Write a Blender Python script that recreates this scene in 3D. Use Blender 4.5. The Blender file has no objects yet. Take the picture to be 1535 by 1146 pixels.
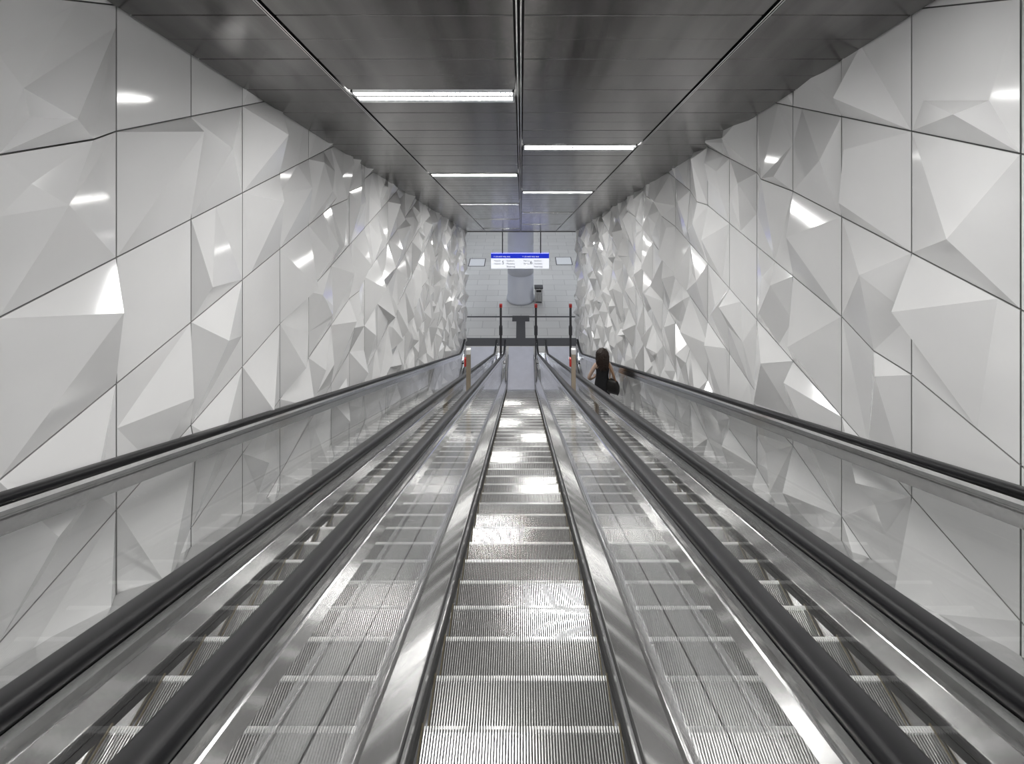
import bpy, math, random
from mathutils import Vector, Matrix, noise
from mathutils.geometry import delaunay_2d_cdt
random.seed(7)
S=bpy.context.scene
COL=S.collection

# ---------------------------------------------------------------- materials
def mat(name, col=(.8,.8,.8), rough=.5, metal=0., emit=None, es=0., coat=0., noise_amt=0., noise_scale=(5,5,5), spec=.5, rvar=0.):
    m=bpy.data.materials.new(name); m.use_nodes=True
    nt=m.node_tree; b=nt.nodes['Principled BSDF']
    b.inputs['Base Color'].default_value=(*col,1)
    b.inputs['Roughness'].default_value=rough
    b.inputs['Metallic'].default_value=metal
    b.inputs['Specular IOR Level'].default_value=spec
    b.inputs['Coat Weight'].default_value=coat
    b.inputs['Coat Roughness'].default_value=.08
    if emit:
        b.inputs['Emission Color'].default_value=(*emit,1)
        b.inputs['Emission Strength'].default_value=es
    if noise_amt>0 or rvar>0:
        tc=nt.nodes.new('ShaderNodeTexCoord'); mp=nt.nodes.new('ShaderNodeMapping')
        mp.inputs['Scale'].default_value=noise_scale
        nz=nt.nodes.new('ShaderNodeTexNoise'); nz.inputs['Scale'].default_value=1; nz.inputs['Detail'].default_value=4
        nt.links.new(tc.outputs['Object'],mp.inputs['Vector']); nt.links.new(mp.outputs[0],nz.inputs['Vector'])
        if noise_amt>0:
            r=nt.nodes.new('ShaderNodeMapRange')
            r.inputs['From Min'].default_value=.25; r.inputs['From Max'].default_value=.75
            r.inputs['To Min'].default_value=1-noise_amt; r.inputs['To Max'].default_value=1+noise_amt
            nt.links.new(nz.outputs[0],r.inputs['Value'])
            mx=nt.nodes.new('ShaderNodeVectorMath'); mx.operation='SCALE'
            mx.inputs[0].default_value=col
            nt.links.new(r.outputs[0],mx.inputs['Scale']); nt.links.new(mx.outputs[0],b.inputs['Base Color'])
        if rvar>0:
            r2=nt.nodes.new('ShaderNodeMapRange')
            r2.inputs['From Min'].default_value=.25; r2.inputs['From Max'].default_value=.75
            r2.inputs['To Min'].default_value=max(.02,rough-rvar); r2.inputs['To Max'].default_value=rough+rvar
            nt.links.new(nz.outputs[0],r2.inputs['Value']); nt.links.new(r2.outputs[0],b.inputs['Roughness'])
    return m

M_wall=mat('white_enamel_panel',(.785,.785,.785),.10,0,spec=.9,noise_amt=.03,noise_scale=(2,2,2))
M_gap=mat('dark_joint',(.10,.10,.10),.8)
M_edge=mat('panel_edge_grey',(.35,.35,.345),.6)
M_ceil=mat('anodised_ceiling_metal',(.145,.14,.137),.22,.9,noise_amt=.35,noise_scale=(7,.4,.4),rvar=.05)  # lengthwise colour noise stands in for reflected light streaks
M_black=mat('black_rubber',(.006,.006,.007),.36,0,spec=.14)
M_blackm=mat('black_matt',(.015,.015,.015),.7)
M_steel=mat('brushed_steel',(.80,.80,.80),.13,1,noise_amt=.08,noise_scale=(60,.6,60))
M_steel2=mat('satin_steel',(.66,.66,.66),.22,1,noise_amt=.08,noise_scale=(60,.6,60))
M_skirt=mat('dark_skirt_steel',(.16,.155,.15),.3,1)
M_step=mat('ribbed_aluminium',(.74,.737,.73),.22,.78)
M_nose=mat('step_nose_aluminium',(.95,.95,.94),.3,.25)  # glint of ceiling light on the nose put into its paler colour
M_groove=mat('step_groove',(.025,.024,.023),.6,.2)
M_light=mat('luminaire_diffuser',(1,1,1),.5,emit=(1,.99,.97),es=47)
M_light2=mat('landing_fill_emitter',(1,1,1),.5,emit=(1,.99,.97),es=12)  # emission of the added fill lamps over the top landing
M_red=mat('red_plastic',(.5,.02,.015),.4)
M_beige=mat('post_bronze_steel',(.36,.30,.23),.4,.5)
M_white=mat('white_plastic',(.85,.85,.85),.4)
M_colm=mat('column_white',(.68,.70,.76),.35,0,noise_amt=.04,noise_scale=(1,1,1))
M_dark=mat('dark_tactile_paving',(.06,.06,.065),.7)
M_signw=mat('sign_white',(.85,.87,.9),.4,emit=(.9,.93,1),es=.8)  # emission added so the sign face looks brighter
M_signb=mat('sign_blue',(.02,.04,.5),.4,emit=(.012,.03,.6),es=.7)  # glow put into the blue header to brighten it
M_txt=mat('sign_text_dark',(.03,.03,.06),.6)
M_txtw=mat('sign_text_white',(.9,.9,.9),.6,emit=(1,1,1),es=.5)  # slight glow put into the white lettering
M_skin=mat('skin',(.50,.35,.27),.5)
M_hair=mat('dark_brown_hair',(.028,.015,.009),.45)
M_cloth=mat('black_cotton',(.012,.012,.014),.85)
M_trou=mat('dark_denim',(.03,.03,.035),.8)
M_leather=mat('black_leather',(.012,.011,.011),.35)
M_tan=mat('tan_leather',(.3,.15,.06),.5)

def glassmat():
    m=bpy.data.materials.new('balustrade_glass'); m.use_nodes=True
    nt=m.node_tree; nt.nodes.clear()
    o=nt.nodes.new('ShaderNodeOutputMaterial'); mx=nt.nodes.new('ShaderNodeMixShader')
    t=nt.nodes.new('ShaderNodeBsdfTransparent'); t.inputs[0].default_value=(.985,.988,.986,1)
    g=nt.nodes.new('ShaderNodeBsdfGlossy'); g.inputs['Roughness'].default_value=.0; g.inputs[0].default_value=(1,1,1,1)
    lw=nt.nodes.new('ShaderNodeLayerWeight'); lw.inputs['Blend'].default_value=.5
    p=nt.nodes.new('ShaderNodeMath'); p.operation='POWER'; p.inputs[1].default_value=5
    r=nt.nodes.new('ShaderNodeMath'); r.operation='MULTIPLY_ADD'; r.inputs[1].default_value=.8; r.inputs[2].default_value=.07
    L=nt.links.new
    L(lw.outputs['Facing'],p.inputs[0]); L(p.outputs[0],r.inputs[0]); L(r.outputs[0],mx.inputs[0])
    L(t.outputs[0],mx.inputs[1]); L(g.outputs[0],mx.inputs[2]); L(mx.outputs[0],o.inputs[0])
    return m
M_glass=glassmat()

def tilemat():
    m=bpy.data.materials.new('terrazzo_floor_tiles'); m.use_nodes=True
    nt=m.node_tree; b=nt.nodes['Principled BSDF']; b.inputs['Roughness'].default_value=.35
    tc=nt.nodes.new('ShaderNodeTexCoord')
    br=nt.nodes.new('ShaderNodeTexBrick'); br.offset=.5
    br.inputs['Scale'].default_value=1; br.inputs['Brick Width'].default_value=1.2; br.inputs['Row Height'].default_value=.6
    br.inputs['Mortar Size'].default_value=.012
    br.inputs['Color1'].default_value=(.58,.575,.56,1); br.inputs['Color2'].default_value=(.53,.525,.51,1); br.inputs['Mortar'].default_value=(.34,.335,.33,1)
    nt.links.new(tc.outputs['Object'],br.inputs['Vector']); nt.links.new(br.outputs['Color'],b.inputs['Base Color'])
    return m
M_floor=tilemat()

# ---------------------------------------------------------------- helpers
def mk(name, V, F, mats, parent=None, mi=None, smooth=False):
    me=bpy.data.meshes.new(name); me.from_pydata([tuple(v) for v in V],[],F)
    if not isinstance(mats,(list,tuple)): mats=[mats]
    for m in mats: me.materials.append(m)
    if mi: me.polygons.foreach_set('material_index',mi)
    if smooth: me.polygons.foreach_set('use_smooth',[True]*len(F))
    me.update()
    o=bpy.data.objects.new(name,me); COL.objects.link(o)
    if parent: o.parent=parent
    return o
def empty(name,loc=(0,0,0)):
    o=bpy.data.objects.new(name,None); o.location=loc; o.empty_display_size=.2; COL.objects.link(o); return o
def addbox(V,F,x0,x1,y0,y1,z0,z1):
    b=len(V)
    V+= [(x0,y0,z0),(x1,y0,z0),(x1,y1,z0),(x0,y1,z0),(x0,y0,z1),(x1,y0,z1),(x1,y1,z1),(x0,y1,z1)]
    F+= [(b,b+3,b+2,b+1),(b+4,b+5,b+6,b+7),(b,b+1,b+5,b+4),(b+1,b+2,b+6,b+5),(b+2,b+3,b+7,b+6),(b+3,b,b+4,b+7)]
def box(name,x0,x1,y0,y1,z0,z1,m,parent=None,bev=0):
    V=[];F=[]; addbox(V,F,x0,x1,y0,y1,z0,z1); o=mk(name,V,F,m,parent)
    if bev:
        md=o.modifiers.new('b','BEVEL'); md.width=bev; md.segments=3
    return o
def cyl(name,c,r,z0,z1,m,parent=None,n=32,prof=None):
    prof=prof or [(r,z0),(r,z1)]
    V=[];F=[]
    for (rr,z) in prof:
        for i in range(n):
            a=2*math.pi*i/n; V.append((c[0]+rr*math.cos(a),c[1]+rr*math.sin(a),z))
    for k in range(len(prof)-1):
        for i in range(n):
            j=(i+1)%n; F.append((k*n+i,k*n+j,(k+1)*n+j,(k+1)*n+i))
    F.append(tuple(range(n))[::-1]); F.append(tuple((len(prof)-1)*n+i for i in range(n)))
    o=mk(name,V,F,m,parent)
    for p in o.data.polygons: p.use_smooth=len(p.vertices)==4
    return o
def sweep(name,prof,path,m,parent=None,vertical=False,xoff=0,smooth=False):
    V=[];F=[];n=len(prof)
    P=[Vector((0,p[0],p[1])) for p in path]
    for i,p in enumerate(P):
        if vertical: N=Vector((0,0,1))
        else:
            t0=(P[i]-P[i-1]).normalized() if i>0 else (P[1]-P[0]).normalized()
            t1=(P[i+1]-P[i]).normalized() if i<len(P)-1 else t0
            t=(t0+t1).normalized(); N=Vector((0,-t.z,t.y)); N/=max(.5,N.dot(Vector((0,-t1.z,t1.y))))
        for (x,h) in prof:
            q=p+N*h; V.append((xoff+x,q.y,q.z))
    for i in range(len(P)-1):
        for k in range(n):
            l=(k+1)%n
            F.append((i*n+k,i*n+l,(i+1)*n+l,(i+1)*n+k))
    F.append(tuple(range(n))[::-1]); F.append(tuple((len(P)-1)*n+k for k in range(n)))
    return mk(name,V,F,m,parent,smooth=smooth)
def bend(a,c,b,n=8):
    return [((1-t)**2*a[0]+2*t*(1-t)*c[0]+t*t*b[0],(1-t)**2*a[1]+2*t*(1-t)*c[1]+t*t*b[1]) for t in [i/n for i in range(n+1)]]

# ---------------------------------------------------------------- geometry constants
T=.577; H0=2.08; HR=.74
ZB=-12.85; ZT=-1.50            # bottom and top landing levels
W=2.5; DEND=22.0
def zn(d): return -(H0+T*d)
RB=ZB+1.0; RT=ZT+1.0           # handrail level on the landings
dT=(-RT-HR)/T; dB=(-RB-HR)/T
rail_main=[(-1.6,RT)]+bend((dT-.6,RT),(dT,RT),(dT+.6,-(HR+T*(dT+.6))))+[(y,-(HR+T*y)) for y in [i*1.0 for i in range(1,18)]]+bend((dB-.9,-(HR+T*(dB-.9))),(dB,RB),(dB+.7,RB))+[(20.1,RB)]
def arc(cy,cz,r,a0,a1,n=14): return [(cy+r*math.cos(a0+(a1-a0)*i/n),cz+r*math.sin(a0+(a1-a0)*i/n)) for i in range(n+1)]
top_new=[(-1.1,RT-.6)]+arc(-1.6,RT-.3,.3,-math.pi/2,-3*math.pi/2)[:-1]
bot_new=arc(20.1,RB-.3,.3,math.pi/2,-math.pi/2)[1:]+[(19.6,RB-.6)]
rail_full=top_new+rail_main+bot_new
deck_path=[(-2.1,RT)]+rail_main[:-1]+[(20.7,RB)]
dS=(-ZB-H0)/T                  # comb plate position bottom
dS0=(-ZT-H0)/T
step_path=[(-2.1,ZT),(dS0,ZT),(dS,ZB),(20.7,ZB)]

# ---------------------------------------------------------------- steps mesh (shared)
PIT=.39; SH=.53
def steps_mesh():
    V=[];F=[];MI=[]
    nr=70; pw=2*SH/nr
    xs=[]
    for i in range(nr):
        x=-SH+i*pw
        xs+= [(x+.04*pw,0),(x+.48*pw,0),(x+.53*pw,1),(x+.99*pw,1)]
    n=len(xs); gd=.013
    k0=math.ceil((dS0+.3-2.64)/PIT); k1=int((dS-2.64)/PIT)
    for k in range(k0,k1+1):
        yn=2.64+PIT*k; z=zn(yn); b=len(V)
        rows=[(yn-PIT-.02,0,'t'),(yn-.036,0,'t'),(yn-.010,-.002,'n'),(yn,-.014,'r'),(yn-.01,-.12,'r'),(yn-.04,-.235,'r')]
        for (y,dz,kind) in rows:
            for (x,g) in xs:
                if kind=='t': V.append((x,y,z+dz-gd*g))
                elif kind=='n': V.append((x,y-.006*g,z+dz-.008*g))
                else: V.append((x,y-gd*g,z+dz))
        for r in range(len(rows)-1):
            for i in range(n-1):
                a=b+r*n+i; F.append((a,a+1,a+n+1,a+n))
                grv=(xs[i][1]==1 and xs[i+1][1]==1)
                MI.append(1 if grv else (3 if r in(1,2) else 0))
        for s in (-1,1):
            addbox(V,F,min(s*SH,s*(SH-.010)),max(s*SH,s*(SH-.010)),yn-PIT,yn,z-.01,z+.002); MI+= [2]*6
    me=bpy.data.meshes.new('steps'); me.from_pydata(V,[],F)
    for m in (M_step,M_groove,mat('step_edge_ochre',(.12,.10,.06),.6),M_nose): me.materials.append(m)
    me.polygons.foreach_set('material_index',MI); me.update(); return me
SM=steps_mesh()
M_lp=mat('landing_plate_metal',(.60,.61,.68),.4,.15,noise_amt=.05,noise_scale=(4,4,4))

RH=.65
def escalator(xc,outL,outR):
    e=empty('escalator',(xc,0,0))
    o=bpy.data.objects.new('steps',SM); COL.objects.link(o); o.parent=e
    rub=[(-.038,.0),(-.041,.012),(-.035,.025),(-.022,.031),(.022,.031),(.035,.025),(.041,.012),(.038,.0),(.03,-.012),(-.03,-.012)]
    for s,out,nm in((-1,outL,'left'),(1,outR,'right')):
        x=s*RH
        sweep('handrail_'+nm,rub,rail_full,M_black,e,xoff=x,smooth=True)
        sweep('handrail_guide_'+nm,[(-.034,-.012),(.034,-.012),(.038,-.03),(.038,-.048),(.028,-.054),(.028,-.06),(.038,-.066),(.034,-.125),(-.034,-.125),(-.038,-.066),(-.028,-.06),(-.028,-.054),(-.038,-.048),(-.038,-.03)],rail_full,M_steel,e,xoff=x)
        # glass
        V=[];F=[]
        cols=[]
        for i in range(8):
            y=-1.89+i*.0414; h=math.sqrt(max(.0,.26**2-min(.26,abs(y+1.6))**2)); cols.append((y,RT-.3+h,RT-.3-h))
        for (y,z) in rail_main: cols.append((y,z-.07,z-.872))
        for i in range(8):
            y=20.1+.035*(i+.9); h=math.sqrt(max(.0,.26**2-min(.26,abs(y-20.1))**2)); cols.append((y,RB-.3+h,RB-.3-h))
        for c in cols: V+= [(x,c[0],c[1]),(x,c[0],c[2])]
        for i in range(len(cols)-1): F.append((2*i,2*i+1,2*i+3,2*i+2))
        mk('glass_balustrade_'+nm,V,F,M_glass,e)
        # inner cladding, shadow line, skirt
        sweep('inner_cladding_'+nm,[(s*.552,-1.17),(s*.558,-1.155),(s*.622,-.90),(s*.632,-.875),(s*.645,-.868),(s*.645,-1.3),(s*.56,-1.3)],deck_path,M_steel,e,vertical=True)
        sweep('glass_clamp_'+nm,[(s*.636,-.90),(s*.636,-.845),(s*.664,-.845),(s*.664,-.90)],deck_path,M_steel2,e,vertical=True)
        sweep('skirt_'+nm,[(s*.538,-.30),(s*.538,.13),(s*.556,.155),(s*.556,-.30)],step_path,M_steel2,e,vertical=True)
        sweep('skirt_brush_'+nm,[(s*.528,.03),(s*.522,.05),(s*.528,.07),(s*.540,.075),(s*.540,.025)],step_path,M_blackm,e,vertical=True)
        sweep('skirt_gap_'+nm,[(s*.531,-.03),(s*.531,.022),(s*.539,.022),(s*.539,-.03)],step_path,M_blackm,e,vertical=True)
        sweep('cladding_joint_'+nm,[(s*.545,-1.19),(s*.545,-1.168),(s*.556,-1.168),(s*.556,-1.19)],deck_path,M_blackm,e,vertical=True)
        # outer deck
        a=.664; b_=out
        sweep('outer_deck_'+nm,[(s*a,-.865),(s*(a+.02),-.858),(s*(b_-.012),-.858),(s*(b_-.004),-.865),(s*(b_-.004),-1.4),(s*a,-1.4)],deck_path,M_steel2,e,vertical=True)
        sweep('deck_joint_'+nm,[(s*(b_-.006),-.875),(s*(b_-.006),-1.4),(s*b_,-1.4),(s*b_,-.875)],deck_path,M_blackm,e,vertical=True)
    # landing plates
    box('landing_plate_bottom',-.53,.53,dS-.02,21.35,ZB-.02,ZB+.012,M_lp,e)
    box('landing_plate_top',-.53,.53,-3.2,dS0+.3,ZT-.02,ZT+.012,M_lp,e)
    V=[];F=[]
    for i in range(46):
        x=-.52+i*.0229; addbox(V,F,x,x+.008,dS-.14,dS,ZB+.0,ZB+.014)
    mk('comb_teeth',V,F,M_steel,e)
    return e
XC=1.66
escalator(-XC,W-XC-.005,XC-.83)
escalator(0,.83,.83)
escalator(XC,XC-.83,W-XC-.005)

# ---------------------------------------------------------------- ceiling
def cz(d): return 1.586-.44*d if d>-0.0 else 1.586
def ceiling():
    V=[];F=[];MI=[]
    ds=[-5,0,DEND]
    for d in ds: V+= [(-W-.1,d,cz(d)+.06),(W+.1,d,cz(d)+.06)]
    for i in range(2): F.append((2*i,2*i+1,2*i+3,2*i+2)); MI.append(0)
    lanes=[(-2.46,-1.60),(-1.545,-.05),(.02,1.52),(1.575,2.46)]
    p=1.96/6; d0=4.415-6*p*4
    lights=[]
    k=0
    while True:
        a=d0+k*p; b=a+p
        if b>DEND: break
        if a<-4.8: k+=1; continue
        for li,(x0,x1) in enumerate(lanes):
            m=k//6
            if k%6==0 and ((li==1 and m%2==0) or (li==2 and m%2==1)):
                lights.append((x0,x1,a,b)); continue
            ga=.009 if k%2==0 else .003; gb=.009 if k%2==1 else .003
            a1=a+ga; b1=b-gb
            bb=len(V)
            for d in(a1,b1):
                V.append((x0,d,cz(d))); V.append((x1,d,cz(d)))
            for d in(a1,b1):
                V.append((x0,d,cz(d)+.04)); V.append((x1,d,cz(d)+.04))
            F+= [(bb,bb+1,bb+3,bb+2),(bb,bb+4,bb+5,bb+1),(bb+2,bb+3,bb+7,bb+6),(bb,bb+2,bb+6,bb+4),(bb+1,bb+5,bb+7,bb+3)]
            MI+= [1]*5
        k+=1
    o=mk('ceiling',V,F,[M_blackm,M_ceil],None,MI)
    V=[];F=[]
    for (x0,x1,dr) in((-.034,-.024,.03),(-.006,.004,.03),(-1.585,-1.577,.012),(-1.568,-1.56,.012),(1.535,1.543,.012),(1.552,1.56,.012)):
        for d0_,d1_ in((-4.8,0),(0,DEND)):
            b=len(V)
            for d in(d0_,d1_): V+= [(x0,d,cz(d)-dr),(x1,d,cz(d)-dr),(x1,d,cz(d)+.05),(x0,d,cz(d)+.05)]
            F+= [(b,b+1,b+5,b+4),(b+1,b+2,b+6,b+5),(b+3,b,b+4,b+7),(b,b+3,b+2,b+1),(b+4,b+5,b+6,b+7)]
    mk('ceiling_track',V,F,M_steel2,o)
    for (x0,x1,a,b) in lights:
        e=empty('ceiling_light',(0,0,0))
        x0+=.01;x1-=.01;a1=a+.02;b1=b-.02
        V=[(x0+.02,a1+.02,0),(x1-.02,a1+.02,0),(x1-.02,b1-.02,0),(x0+.02,b1-.02,0)]
        V=[(v[0],v[1],cz(v[1])+.004) for v in V]
        mk('diffuser',V,[(0,3,2,1)],M_light,e)
        V=[];F=[]
        def fr(xa,xb,ya,yb,t=.012,up=.03):
            q=len(V)
            for (x,y) in((xa,ya),(xb,ya),(xb,yb),(xa,yb)): V.append((x,y,cz(y)-t))
            for (x,y) in((xa,ya),(xb,ya),(xb,yb),(xa,yb)): V.append((x,y,cz(y)+up))
            F.extend([(q,q+3,q+2,q+1),(q+4,q+5,q+6,q+7),(q,q+1,q+5,q+4),(q+1,q+2,q+6,q+5),(q+2,q+3,q+7,q+6),(q+3,q,q+4,q+7)])
        fr(x0,x1,a1,a1+.02); fr(x0,x1,b1-.02,b1); fr(x0,x0+.02,a1,b1); fr(x1-.02,x1,a1,b1)
        mk('frame',V,F,M_steel,e)
        V=[];F=[]
        nf=36
        for i in range(1,nf):
            x=x0+(x1-x0)*i/nf; fr(x-.004,x+.004,a1+.02,a1+.13,.012,.003)
        fr(x0,x1,a1+.128,a1+.138,.012,.003)
        mk('louver_fins',V,F,M_steel2,e)
    return o
ceiling()

# ---------------------------------------------------------------- faceted walls
def rnd(*k):
    h=1469598103
    for v in k: h=((h^(int(v)+5000))*16777619)&0xffffffff
    return random.Random(h)
def wall(side):
    s=-1 if side=='left' else 1
    ph=3.05 if s<0 else 3.16
    z0=-.503 if s<0 else -.52
    cw=.69; ch=.78; g=.005
    V=[];F=[];MI=[]
    i0=-11; i1=int((DEND-ph)/cw)
    sd=0 if s<0 else 1000
    def cd(i,j):
        return 0
    def ed(kind,i,j):
        r=rnd(2+kind,i+sd,j)
        t=r.uniform(.15,.85); q=r.random()
        if kind==0: return (t,0 if q>.12 else r.uniform(.04,.11)) if q<.5 else None
        return (t,0 if q>.05 else r.uniform(.03,.08)) if q<.42 else None
    for i in range(i0,i1+1):
        y0=ph+i*cw; y1=min(y0+cw,DEND)
        if y1-y0<.1: continue
        w=y1-y0
        for j in range(-22,5):
            a=z0+j*ch; b=a+ch
            if a>cz(y0)+.02: continue
            if b<zn(y1)+.3: continue
            if b<ZB: continue
            if y0<-1 and b<ZT: continue
            r=rnd(9,i+sd,j)
            per=[(0,0,cd(i,j))]
            e=ed(0,i,j);   per+= [(e[0]*w,0,e[1])] if e else []
            per.append((w,0,cd(i+1,j)))
            e=ed(1,i+1,j); per+= [(w,e[0]*ch,e[1])] if e else []
            per.append((w,ch,cd(i+1,j+1)))
            e=ed(0,i,j+1); per+= [(e[0]*w,ch,e[1])] if e else []
            per.append((0,ch,cd(i,j+1)))
            e=ed(1,i,j);   per+= [(0,e[0]*ch,e[1])] if e else []
            rr=r.random(); near=y0<5.5
            n=(0 if rr<.15 else 1 if rr<.7 else 3) if near else (0 if rr<.05 else 1 if rr<.3 else 2 if rr<.65 else 4)
            pts=list(per)
            for q in range(n):
                pts.append((r.choice([r.uniform(.12,.4),r.uniform(.6,.88)])*w,r.uniform(.12,.88)*ch,r.uniform(.10,.20) if q==0 else r.uniform(.0,.12)))
            P2=[Vector((min(max(p[0],g),w-g),min(max(p[1],g),ch-g))) for p in pts]
            res=delaunay_2d_cdt(P2,[],[],0,1e-6)
            base=len(V)
            ov=res[3]
            for vi,v in enumerate(res[0]):
                oi=ov[vi][0] if ov[vi] else 0
                V.append((s*(W-pts[oi][2]),y0+v.x,a+v.y))
            for f in res[2]:
                F.append(tuple(base+q for q in f)); MI.append(0)
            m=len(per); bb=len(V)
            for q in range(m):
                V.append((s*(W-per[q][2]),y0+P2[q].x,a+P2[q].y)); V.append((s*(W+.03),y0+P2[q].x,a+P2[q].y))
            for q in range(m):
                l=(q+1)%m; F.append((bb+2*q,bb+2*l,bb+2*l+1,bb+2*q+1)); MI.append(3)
    b=len(V)
    x=s*(W+.012)
    V+= [(x,-4.6,-2.6),(x,-4.6,1.7),(x,0,1.7),(x,DEND,cz(DEND)+.1),(x,DEND,ZB),(x,dS,ZB),(x,-1,-2.6)]
    F.append(tuple(range(b,b+7))); MI.append(1)
    b=len(V); x=s*(W+.25)
    V+= [(x,-4.6,-2.6),(x,-4.6,1.9),(x,0,1.9),(x,DEND,cz(DEND)+.3),(x,DEND,ZB),(x,dS,ZB),(x,-1,-2.6)]
    F.append(tuple(range(b,b+7))); MI.append(2)
    V+= [(s*(W-.0),DEND,ZB),(s*(W+.25),DEND,ZB),(s*(W+.25),DEND,cz(DEND)+.3),(s*(W-.0),DEND,cz(DEND)+.3)]
    b=len(V)-4; F.append((b,b+1,b+2,b+3)); MI.append(2)
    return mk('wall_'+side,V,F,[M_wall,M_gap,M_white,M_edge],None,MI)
wall('left'); wall('right')

# ---------------------------------------------------------------- floors / hall
box('floor',-14,14,dS,48,ZB-.3,ZB,M_floor)
box('floor_upper_landing',-W,W,-8,dS0+.28,ZT-.3,ZT,M_floor)
M_hallw=mat('hall_plaster',(.75,.76,.78),.6)
box('wall_hall_back',-14,14,48,48.3,ZB,-7.4,M_hallw)
box('wall_hall_left',-14.3,-14,DEND,48,ZB,-7.4,M_hallw)
box('wall_hall_right',14,14.3,DEND,48,ZB,-7.4,M_hallw)
box('wall_hall_front_left',-14,-W-.25,DEND-.3,DEND,ZB,-7.4,M_hallw)
box('wall_hall_front_right',W+.25,14,DEND-.3,DEND,ZB,-7.4,M_hallw)
box('ceiling_hall',-14,14,DEND+.05,48,-7.75,-7.5,M_hallw)
box('trim_1',-W-.25,W+.25,DEND,DEND+.12,cz(DEND)-.03,-7.5,M_skirt)
M_hl=mat('hall_fill_emitter',(1,1,1),.5,emit=(.90,.94,1),es=15)  # emission of the added hall fill lamps
for y in (25,29,33,37):  # unseen fill lamps, added to brighten the lower hall floor
    for x in (-4.5,0.0,4.5):
        y_=27 if (y==25 and x==0) else y
        e=empty('hall_fill_light',(x,y_,-7.75))
        box('diffuser',-1.5,1.5,-.15,.15,-.05,-.03,M_hl,e)
        box('housing',-1.55,1.55,-.2,.2,-.03,0,M_steel2,e)
for x in (-1.3,1.3):  # unseen fill lamps added behind the camera
    e=empty('landing_fill_light',(x,-3,1.57))
    box('diffuser',-.6,.6,-.6,.6,-.04,-.02,M_light2,e); box('housing',-.65,.65,-.65,.65,-.02,.0,M_steel2,e)

# dark tactile paving
V=[];F=[]
pv=empty('tactile_paving',(0,0,ZB))
addbox(V,F,-2.6,2.6,21.42,22.0,0,.008)
addbox(V,F,-.22,.20,22.0,23.35,0,.008)
addbox(V,F,-.42,.40,23.35,23.85,0,.008)
addbox(V,F,-2.9,-.42,23.70,23.82,0,.008); addbox(V,F,.40,2.9,23.70,23.82,0,.008)
mk('paving_t',V,F,M_dark,pv)
for (x0,x1,y0,y1) in((-3.15,-2.15,29.3,30.4),(2.1,3.1,29.5,30.6)):
    e=empty('floor_hatch',(0,0,ZB)); V=[];F=[]; t=.05
    addbox(V,F,x0,x1,y0,y0+t,0,.01);addbox(V,F,x0,x1,y1-t,y1,0,.01);addbox(V,F,x0,x0+t,y0,y1,0,.01);addbox(V,F,x1-t,x1,y0,y1,0,.01)
    mk('frame',V,F,M_dark,e); box('lid',x0+t,x1-t,y0+t,y1-t,0,.006,M_hallw,e)

# column
cyl('column',(-.02,25.5),.67,ZB,-7.75,M_colm,None,48,[(.72,ZB),(.72,ZB+.12),(.67,ZB+.13),(.67,ZB+1.4),(.655,ZB+1.41),(.67,ZB+1.42),(.67,ZB+2.9),(.655,ZB+2.91),(.67,ZB+2.92),(.67,-7.75)])

# litter bin beside column
e=empty('litter_bin',(.9,25.2,ZB))
box('body',-.2,.2,-.15,.15,.06,.72,M_steel2,e,.02); box('lid',-.22,.22,-.17,.17,.72,.78,M_dark,e,.01); box('foot',-.16,.16,-.12,.12,0,.06,M_dark,e)
box('opening',-.12,.12,-.156,-.14,.55,.66,M_blackm,e)
V=[];F=[]
for i in range(5): addbox(V,F,-.15+i*.07,-.13+i*.07,-.158,-.15,.1,.5)
mk('ribs',V,F,M_dark,e)

# hanging sign
D=23.7; k=D/740
sx0=(736-781)*k; sx1=(823-781)*k; sz1=-(380.5-75)*k; sz0=-(403-75)*k; sb=-(387.5-75)*k
sg=empty('hanging_direction_sign',(0,D,0))
box('sign_box',sx0,sx1,0,.12,sz0,sz1,M_signw,sg,.01)
box('blue_header',sx0,sx1,-.006,.126,sb,sz1,M_signb,sg)
for x in (sx0+.55,sx1-.4): box('hanger_rod',x-.025,x+.025,.04,.08,sz1,-7.75,M_dark,sg)
def text(t,x,z,size,m,par,name):
    c=bpy.data.curves.new(name,'FONT'); c.body=t; c.size=size; c.extrude=.002; c.materials.append(m)
    o=bpy.data.objects.new(name,c); COL.objects.link(o); o.parent=par; o.location=(x,-.009,z); o.rotation_euler=(math.pi/2,0,0)
text('+ uit exit way out',sx0+.12,sb+.06,.11,M_txtw,sg,'header_text_a')
text('+ uit exit way out',.06,sb+.06,.11,M_txtw,sg,'header_text_b')
for i,t in enumerate(['Stadhuis','Markthal','Blaakweg']):
    if i<2: text('Noord',sx0+.15,sb-.15-i*.14,.11,M_txt,sg,'text_a%d'%i)
    text(t,sx0+.75,sb-.15-i*.14,.11,M_txt,sg,'text_b%d'%i)
    if i<2: text('Perron',.12,sb-.15-i*.14,.11,M_txt,sg,'text_c%d'%i)
    text(t,.62,sb-.15-i*.14,.11,M_txt,sg,'text_d%d'%i)
text('5',sx0+.52,sb-.28,.24,M_txt,sg,'number_a'); text('6',.43,sb-.28,.24,M_txt,sg,'number_b')

# mid-shaft emergency stop posts
for x,sx in((-.83,-1),(.83,-1)):
    y=7.8; zd=-(HR+T*y)-.87; zt=-(523-75)/740*y
    e=empty('emergency_stop_post',(x,y,0))
    box('post',-.035,.035,-.025,.025,zd,zt-.08,M_beige,e,.006); box('cap',-.037,.037,-.03,.03,zt-.08,zt,M_white,e,.01)
    box('red_stop_box',-.066,-.0351,-.03,.03,zt-.27,zt-.15,M_red,e,.006)
    box('base_plate',-.07,.07,-.06,.06,zd-.04,zd+.03,M_steel,e)
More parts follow.
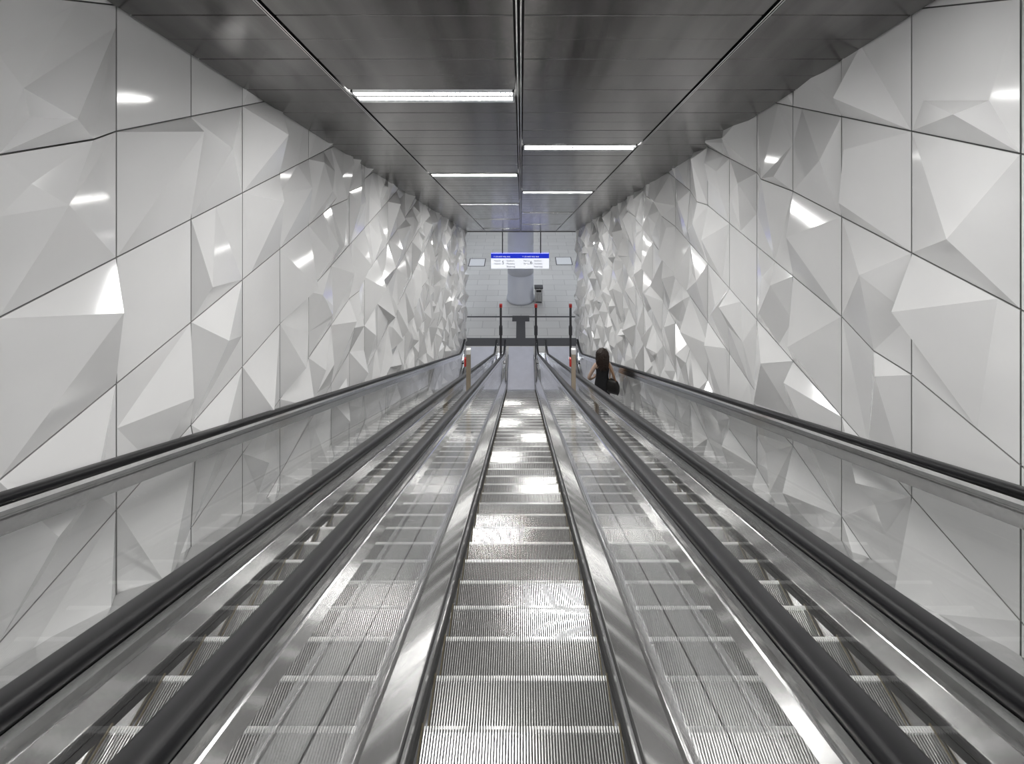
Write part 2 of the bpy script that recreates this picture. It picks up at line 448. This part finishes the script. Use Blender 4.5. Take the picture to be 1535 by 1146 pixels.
# bottom signal posts
for x in (-.84,.62,2.06):
    e=empty('escalator_signal_post',(x,20.55,ZB))
    box('post',-.045,.045,-.04,.04,0,2.2,M_dark,e,.008); box('red_signal',-.06,.06,-.055,.055,2.14,2.26,M_red,e,.01)
    box('base_plate',-.1,.1,-.09,.09,0,.02,M_steel2,e); box('black_box',-.07,.07,-.07,.05,1.0,1.35,M_dark,e,.01)
# ---------------------------------------------------------------- woman
def skin(name,verts,edges,rad,m,parent,root=0,sub=2):
    me=bpy.data.meshes.new(name); me.from_pydata(verts,edges,[]); me.materials.append(m)
    o=bpy.data.objects.new(name,me); COL.objects.link(o); o.parent=parent
    md=o.modifiers.new('skin','SKIN'); md.use_smooth_shade=True
    for i,v in enumerate(me.skin_vertices[0].data):
        r=rad[i]; v.radius=(r,r) if not isinstance(r,tuple) else r
        v.use_root=(i==root)
    ss=o.modifiers.new('sub','SUBSURF'); ss.levels=sub; ss.render_levels=sub
    return o
kst=24; yn=2.64+PIT*kst; zs=zn(yn)
wo=empty('woman',(1.945,yn-.19,zs)); wo.rotation_euler=(0,0,math.radians(4)); wo.scale=(1.08,1.08,1.08)
Vv=[];E=[];R=[]
def ch(start,pts):
    prev=start
    for p,r in pts:
        Vv.append(p); R.append(r); i=len(Vv)-1
        if prev is not None: E.append((prev,i))
        prev=i
    return prev
pel=ch(None,[((0,0,.96),(.135,.11))])
chest=ch(pel,[((0,.01,1.08),(.115,.09)),((0,.0,1.22),(.125,.095)),((0,-.01,1.34),(.125,.085))])
nk=ch(chest,[((0,-.01,1.43),(.055,.05)),((0,.01,1.49),(.047,.047)),((0,.025,1.54),(.06,.07)),((0,.03,1.60),(.075,.092)),((0,.025,1.66),(.062,.078))])
wl=ch(chest,[((-.15,-.01,1.37),.05),((-.22,-.03,1.28),.043),((-.32,-.05,1.11),.036),((-.255,.06,1.02),.033),((-.16,.15,.985),.024),((-.13,.19,.98),(.033,.018))])
for q,(dx,dz,L) in enumerate([(.02,.03,.06),(.025,.01,.07),(.025,-.01,.068),(.02,-.028,.055)]):
    ch(wl,[((-.13+dx,.215,.98+dz),.009),((-.13+dx+.02,.205+L*.3,.98+dz),.008),((-.13+dx+.045,.20+L*.2,.98+dz),.007)])
ch(wl,[((-.15,.20,1.015),.010),((-.13,.22,1.035),.008)])
wr=ch(chest,[((.15,-.01,1.37),.05),((.20,-.03,1.27),.043),((.25,-.06,1.10),.036),((.27,.02,.99),.032),((.26,.10,.93),.023),((.255,.13,.90),(.018,.033))])
for q,(dy,L) in enumerate([(.03,.06),(.01,.07),(-.01,.066),(-.028,.052)]):
    ch(wr,[((.255,.14+dy,.875),.009),((.25,.145+dy,.875-L*.55),.008),((.235,.14+dy,.865-L),.007)])
ch(wr,[((.24,.165,.90),.010),((.23,.18,.875),.008)])
for s,fy in((-1,.02),(1,.05)):
    f=ch(pel,[((s*.085,.0,.88),.088),((s*.09,.025+fy*.3,.68),.07),((s*.09,.04+fy,.49),.052),((s*.09,.0+fy,.33),.05),((s*.09,-.03+fy,.10),.034),((s*.092,-.02+fy,.045),.034),((s*.1,.10+fy,.03),(.036,.024)),((s*.102,.15+fy,.025),(.03,.018))])
skin('body',Vv,E,R,M_skin,wo)
Vv=[];E=[];R=[]
a=ch(None,[((0,0,.82),(.20,.17)),((0,0,.94),(.19,.165)),((0,.01,1.08),(.150,.125)),((0,.0,1.22),(.150,.122)),((0,-.01,1.35),(.145,.107)),((0,-.01,1.40),(.09,.06))])
ch(4,[((-.13,-.01,1.385),.06)]); ch(4,[((.13,-.01,1.385),.06)])
skin('sleeveless_top',Vv,E,R,M_cloth,wo)
Vv=[];E=[];R=[]
p=ch(None,[((0,0,.98),(.16,.135)),((0,0,.90),(.18,.15))])
for s,fy in((-1,.02),(1,.05)):
    ch(p,[((s*.09,.0,.82),.115),((s*.09,.025+fy*.3,.68),.095),((s*.09,.04+fy,.49),.07),((s*.09,.0+fy,.33),.066),((s*.09,-.03+fy,.10),.055)])
skin('trousers',Vv,E,R,M_trou,wo)
for s,fy in((-1,.02),(1,.05)):
    skin('shoe',[(s*.09,-.05+fy,.04),(s*.095,.03+fy,.045),(s*.1,.11+fy,.032),(s*.102,.17+fy,.026)],[(0,1),(1,2),(2,3)],[(.04,.038),(.042,.043),(.044,.03),(.034,.024)],M_leather,wo)
def blob(name,c,r,m,par,n=14):
    V=[];F=[]
    for i in range(n+1):
        th=math.pi*i/n
        for j in range(2*n):
            a=math.pi*j/n; V.append((c[0]+r[0]*math.sin(th)*math.cos(a),c[1]+r[1]*math.sin(th)*math.sin(a),c[2]+r[2]*math.cos(th)))
    for i in range(n):
        for j in range(2*n):
            k=(j+1)%(2*n); F.append((i*2*n+j,i*2*n+k,(i+1)*2*n+k,(i+1)*2*n+j))
    return mk(name,V,F,m,par,smooth=True)
for s in(-1,1):
    blob('eye',(s*.031,.108,1.60),(.013,.01,.008),M_white,wo); blob('iris',(s*.031,.117,1.60),(.005,.003,.005),M_hair,wo)
    blob('ear',(s*.078,.02,1.59),(.010,.018,.03),M_skin,wo); blob('eyebrow',(s*.032,.112,1.621),(.018,.006,.004),M_hair,wo)
blob('nose',(0,.122,1.575),(.011,.018,.02),M_skin,wo); blob('mouth',(0,.108,1.542),(.022,.008,.007),M_red,wo)
V=[];F=[];n=28
for i in range(n+1):
    th=math.pi*i/n
    for j in range(2*n):
        a=math.pi*j/n
        d=Vector((math.sin(th)*math.cos(a),math.sin(th)*math.sin(a),math.cos(th)))
        k=1+.12*noise.noise(d*5)+.05*noise.noise(d*13)
        x=d.x*.112*k; y=.0+d.y*.105*k; z=1.625+d.z*.095*k
        if d.z<0:
            if d.y<.35: z=1.625+d.z*.36*k; x*=1+.25*math.sin(min(1,-d.z)*3); y=y*.75-.05*(-d.z)
        if d.y>.35 and z<1.64: y=min(y,.075)
        V.append((x,y,z))
for i in range(n):
    for j in range(2*n):
        k=(j+1)%(2*n); F.append((i*2*n+j,i*2*n+k,(i+1)*2*n+k,(i+1)*2*n+j))
mk('hair_mass',V,F,M_hair,wo,smooth=True)
cu=bpy.data.curves.new('hair_curls','CURVE'); cu.dimensions='3D'; cu.bevel_depth=.006; cu.bevel_resolution=1; cu.materials.append(M_hair)
for q in range(170):
    a=random.uniform(math.radians(150),math.radians(390)); t0=random.uniform(.2,1)
    L=random.uniform(.22,.40); sp=cu.splines.new('POLY'); N=22; sp.points.add(N-1); phs=random.uniform(0,6)
    for i in range(N):
        t=i/(N-1); rr=.105*min(1,.3+t*3)+.03*math.sin(t*3)
        x=math.cos(a)*rr+.014*math.sin(phs+t*26); y=math.sin(a)*rr*.95-.03*t+.014*math.cos(phs+t*26)
        z=1.715-.02*(1-t0)-t*L-(.02 if t>.2 else 0)
        sp.points[i].co=(x,y,z,1)
ho=bpy.data.objects.new('hair_curls',cu); COL.objects.link(ho); ho.parent=wo
hb=empty('handbag'); hb.parent=wo; hb.location=(.20,-.15,.98); hb.rotation_euler=(0,0,math.radians(55))
V=[];F=[];n=20
pr=[(.13,-.14,.05),(.15,-.08,.07),(.145,.02,.065),(.115,.10,.045),(.09,.13,.03)]
for (hx,z,hy) in pr:
    for i in range(n):
        a=2*math.pi*i/n; c,s_=math.cos(a),math.sin(a)
        V.append((math.copysign(abs(c)**.6,c)*hy,math.copysign(abs(s_)**.6,s_)*hx,z+.01*math.sin(4*a)))
for k in range(len(pr)-1):
    for i in range(n): j=(i+1)%n; F.append((k*n+i,k*n+j,(k+1)*n+j,(k+1)*n+i))
F.append(tuple(range(n))[::-1]); F.append(tuple((len(pr)-1)*n+i for i in range(n)))
b=mk('bag_body',V,F,M_leather,hb,smooth=True)
cu=bpy.data.curves.new('bag_strap','CURVE'); cu.dimensions='3D'; cu.bevel_depth=.011; cu.materials.append(M_tan)
sp=cu.splines.new('POLY'); P=[(.26,-.19,1.10),(.20,-.17,1.25),(.14,-.12,1.36),(.13,-.01,1.455),(.14,.09,1.36),(.19,.06,1.22),(.14,-.10,1.10)]
sp.points.add(len(P)-1)
for i,p in enumerate(P): sp.points[i].co=(*p,1)
so=bpy.data.objects.new('bag_strap',cu); COL.objects.link(so); so.parent=wo

# ---------------------------------------------------------------- world, camera
w=bpy.data.worlds.new('world'); S.world=w; w.use_nodes=True
w.node_tree.nodes['Background'].inputs[0].default_value=(.93,.95,1,1); w.node_tree.nodes['Background'].inputs[1].default_value=.4
S.view_settings.view_transform='Standard'; S.view_settings.look='None'; S.view_settings.exposure=0; S.view_settings.gamma=1.04
c=bpy.data.cameras.new('camera'); co=bpy.data.objects.new('camera',c); COL.objects.link(co)
c.sensor_width=36; c.lens=740/1535*36; c.shift_y=-(573-75)/1535; c.shift_x=-(781-767.5)/1535
c.clip_start=.05; c.clip_end=200
co.location=(0,0,0); co.rotation_euler=(math.pi/2,0,0)
S.camera=co
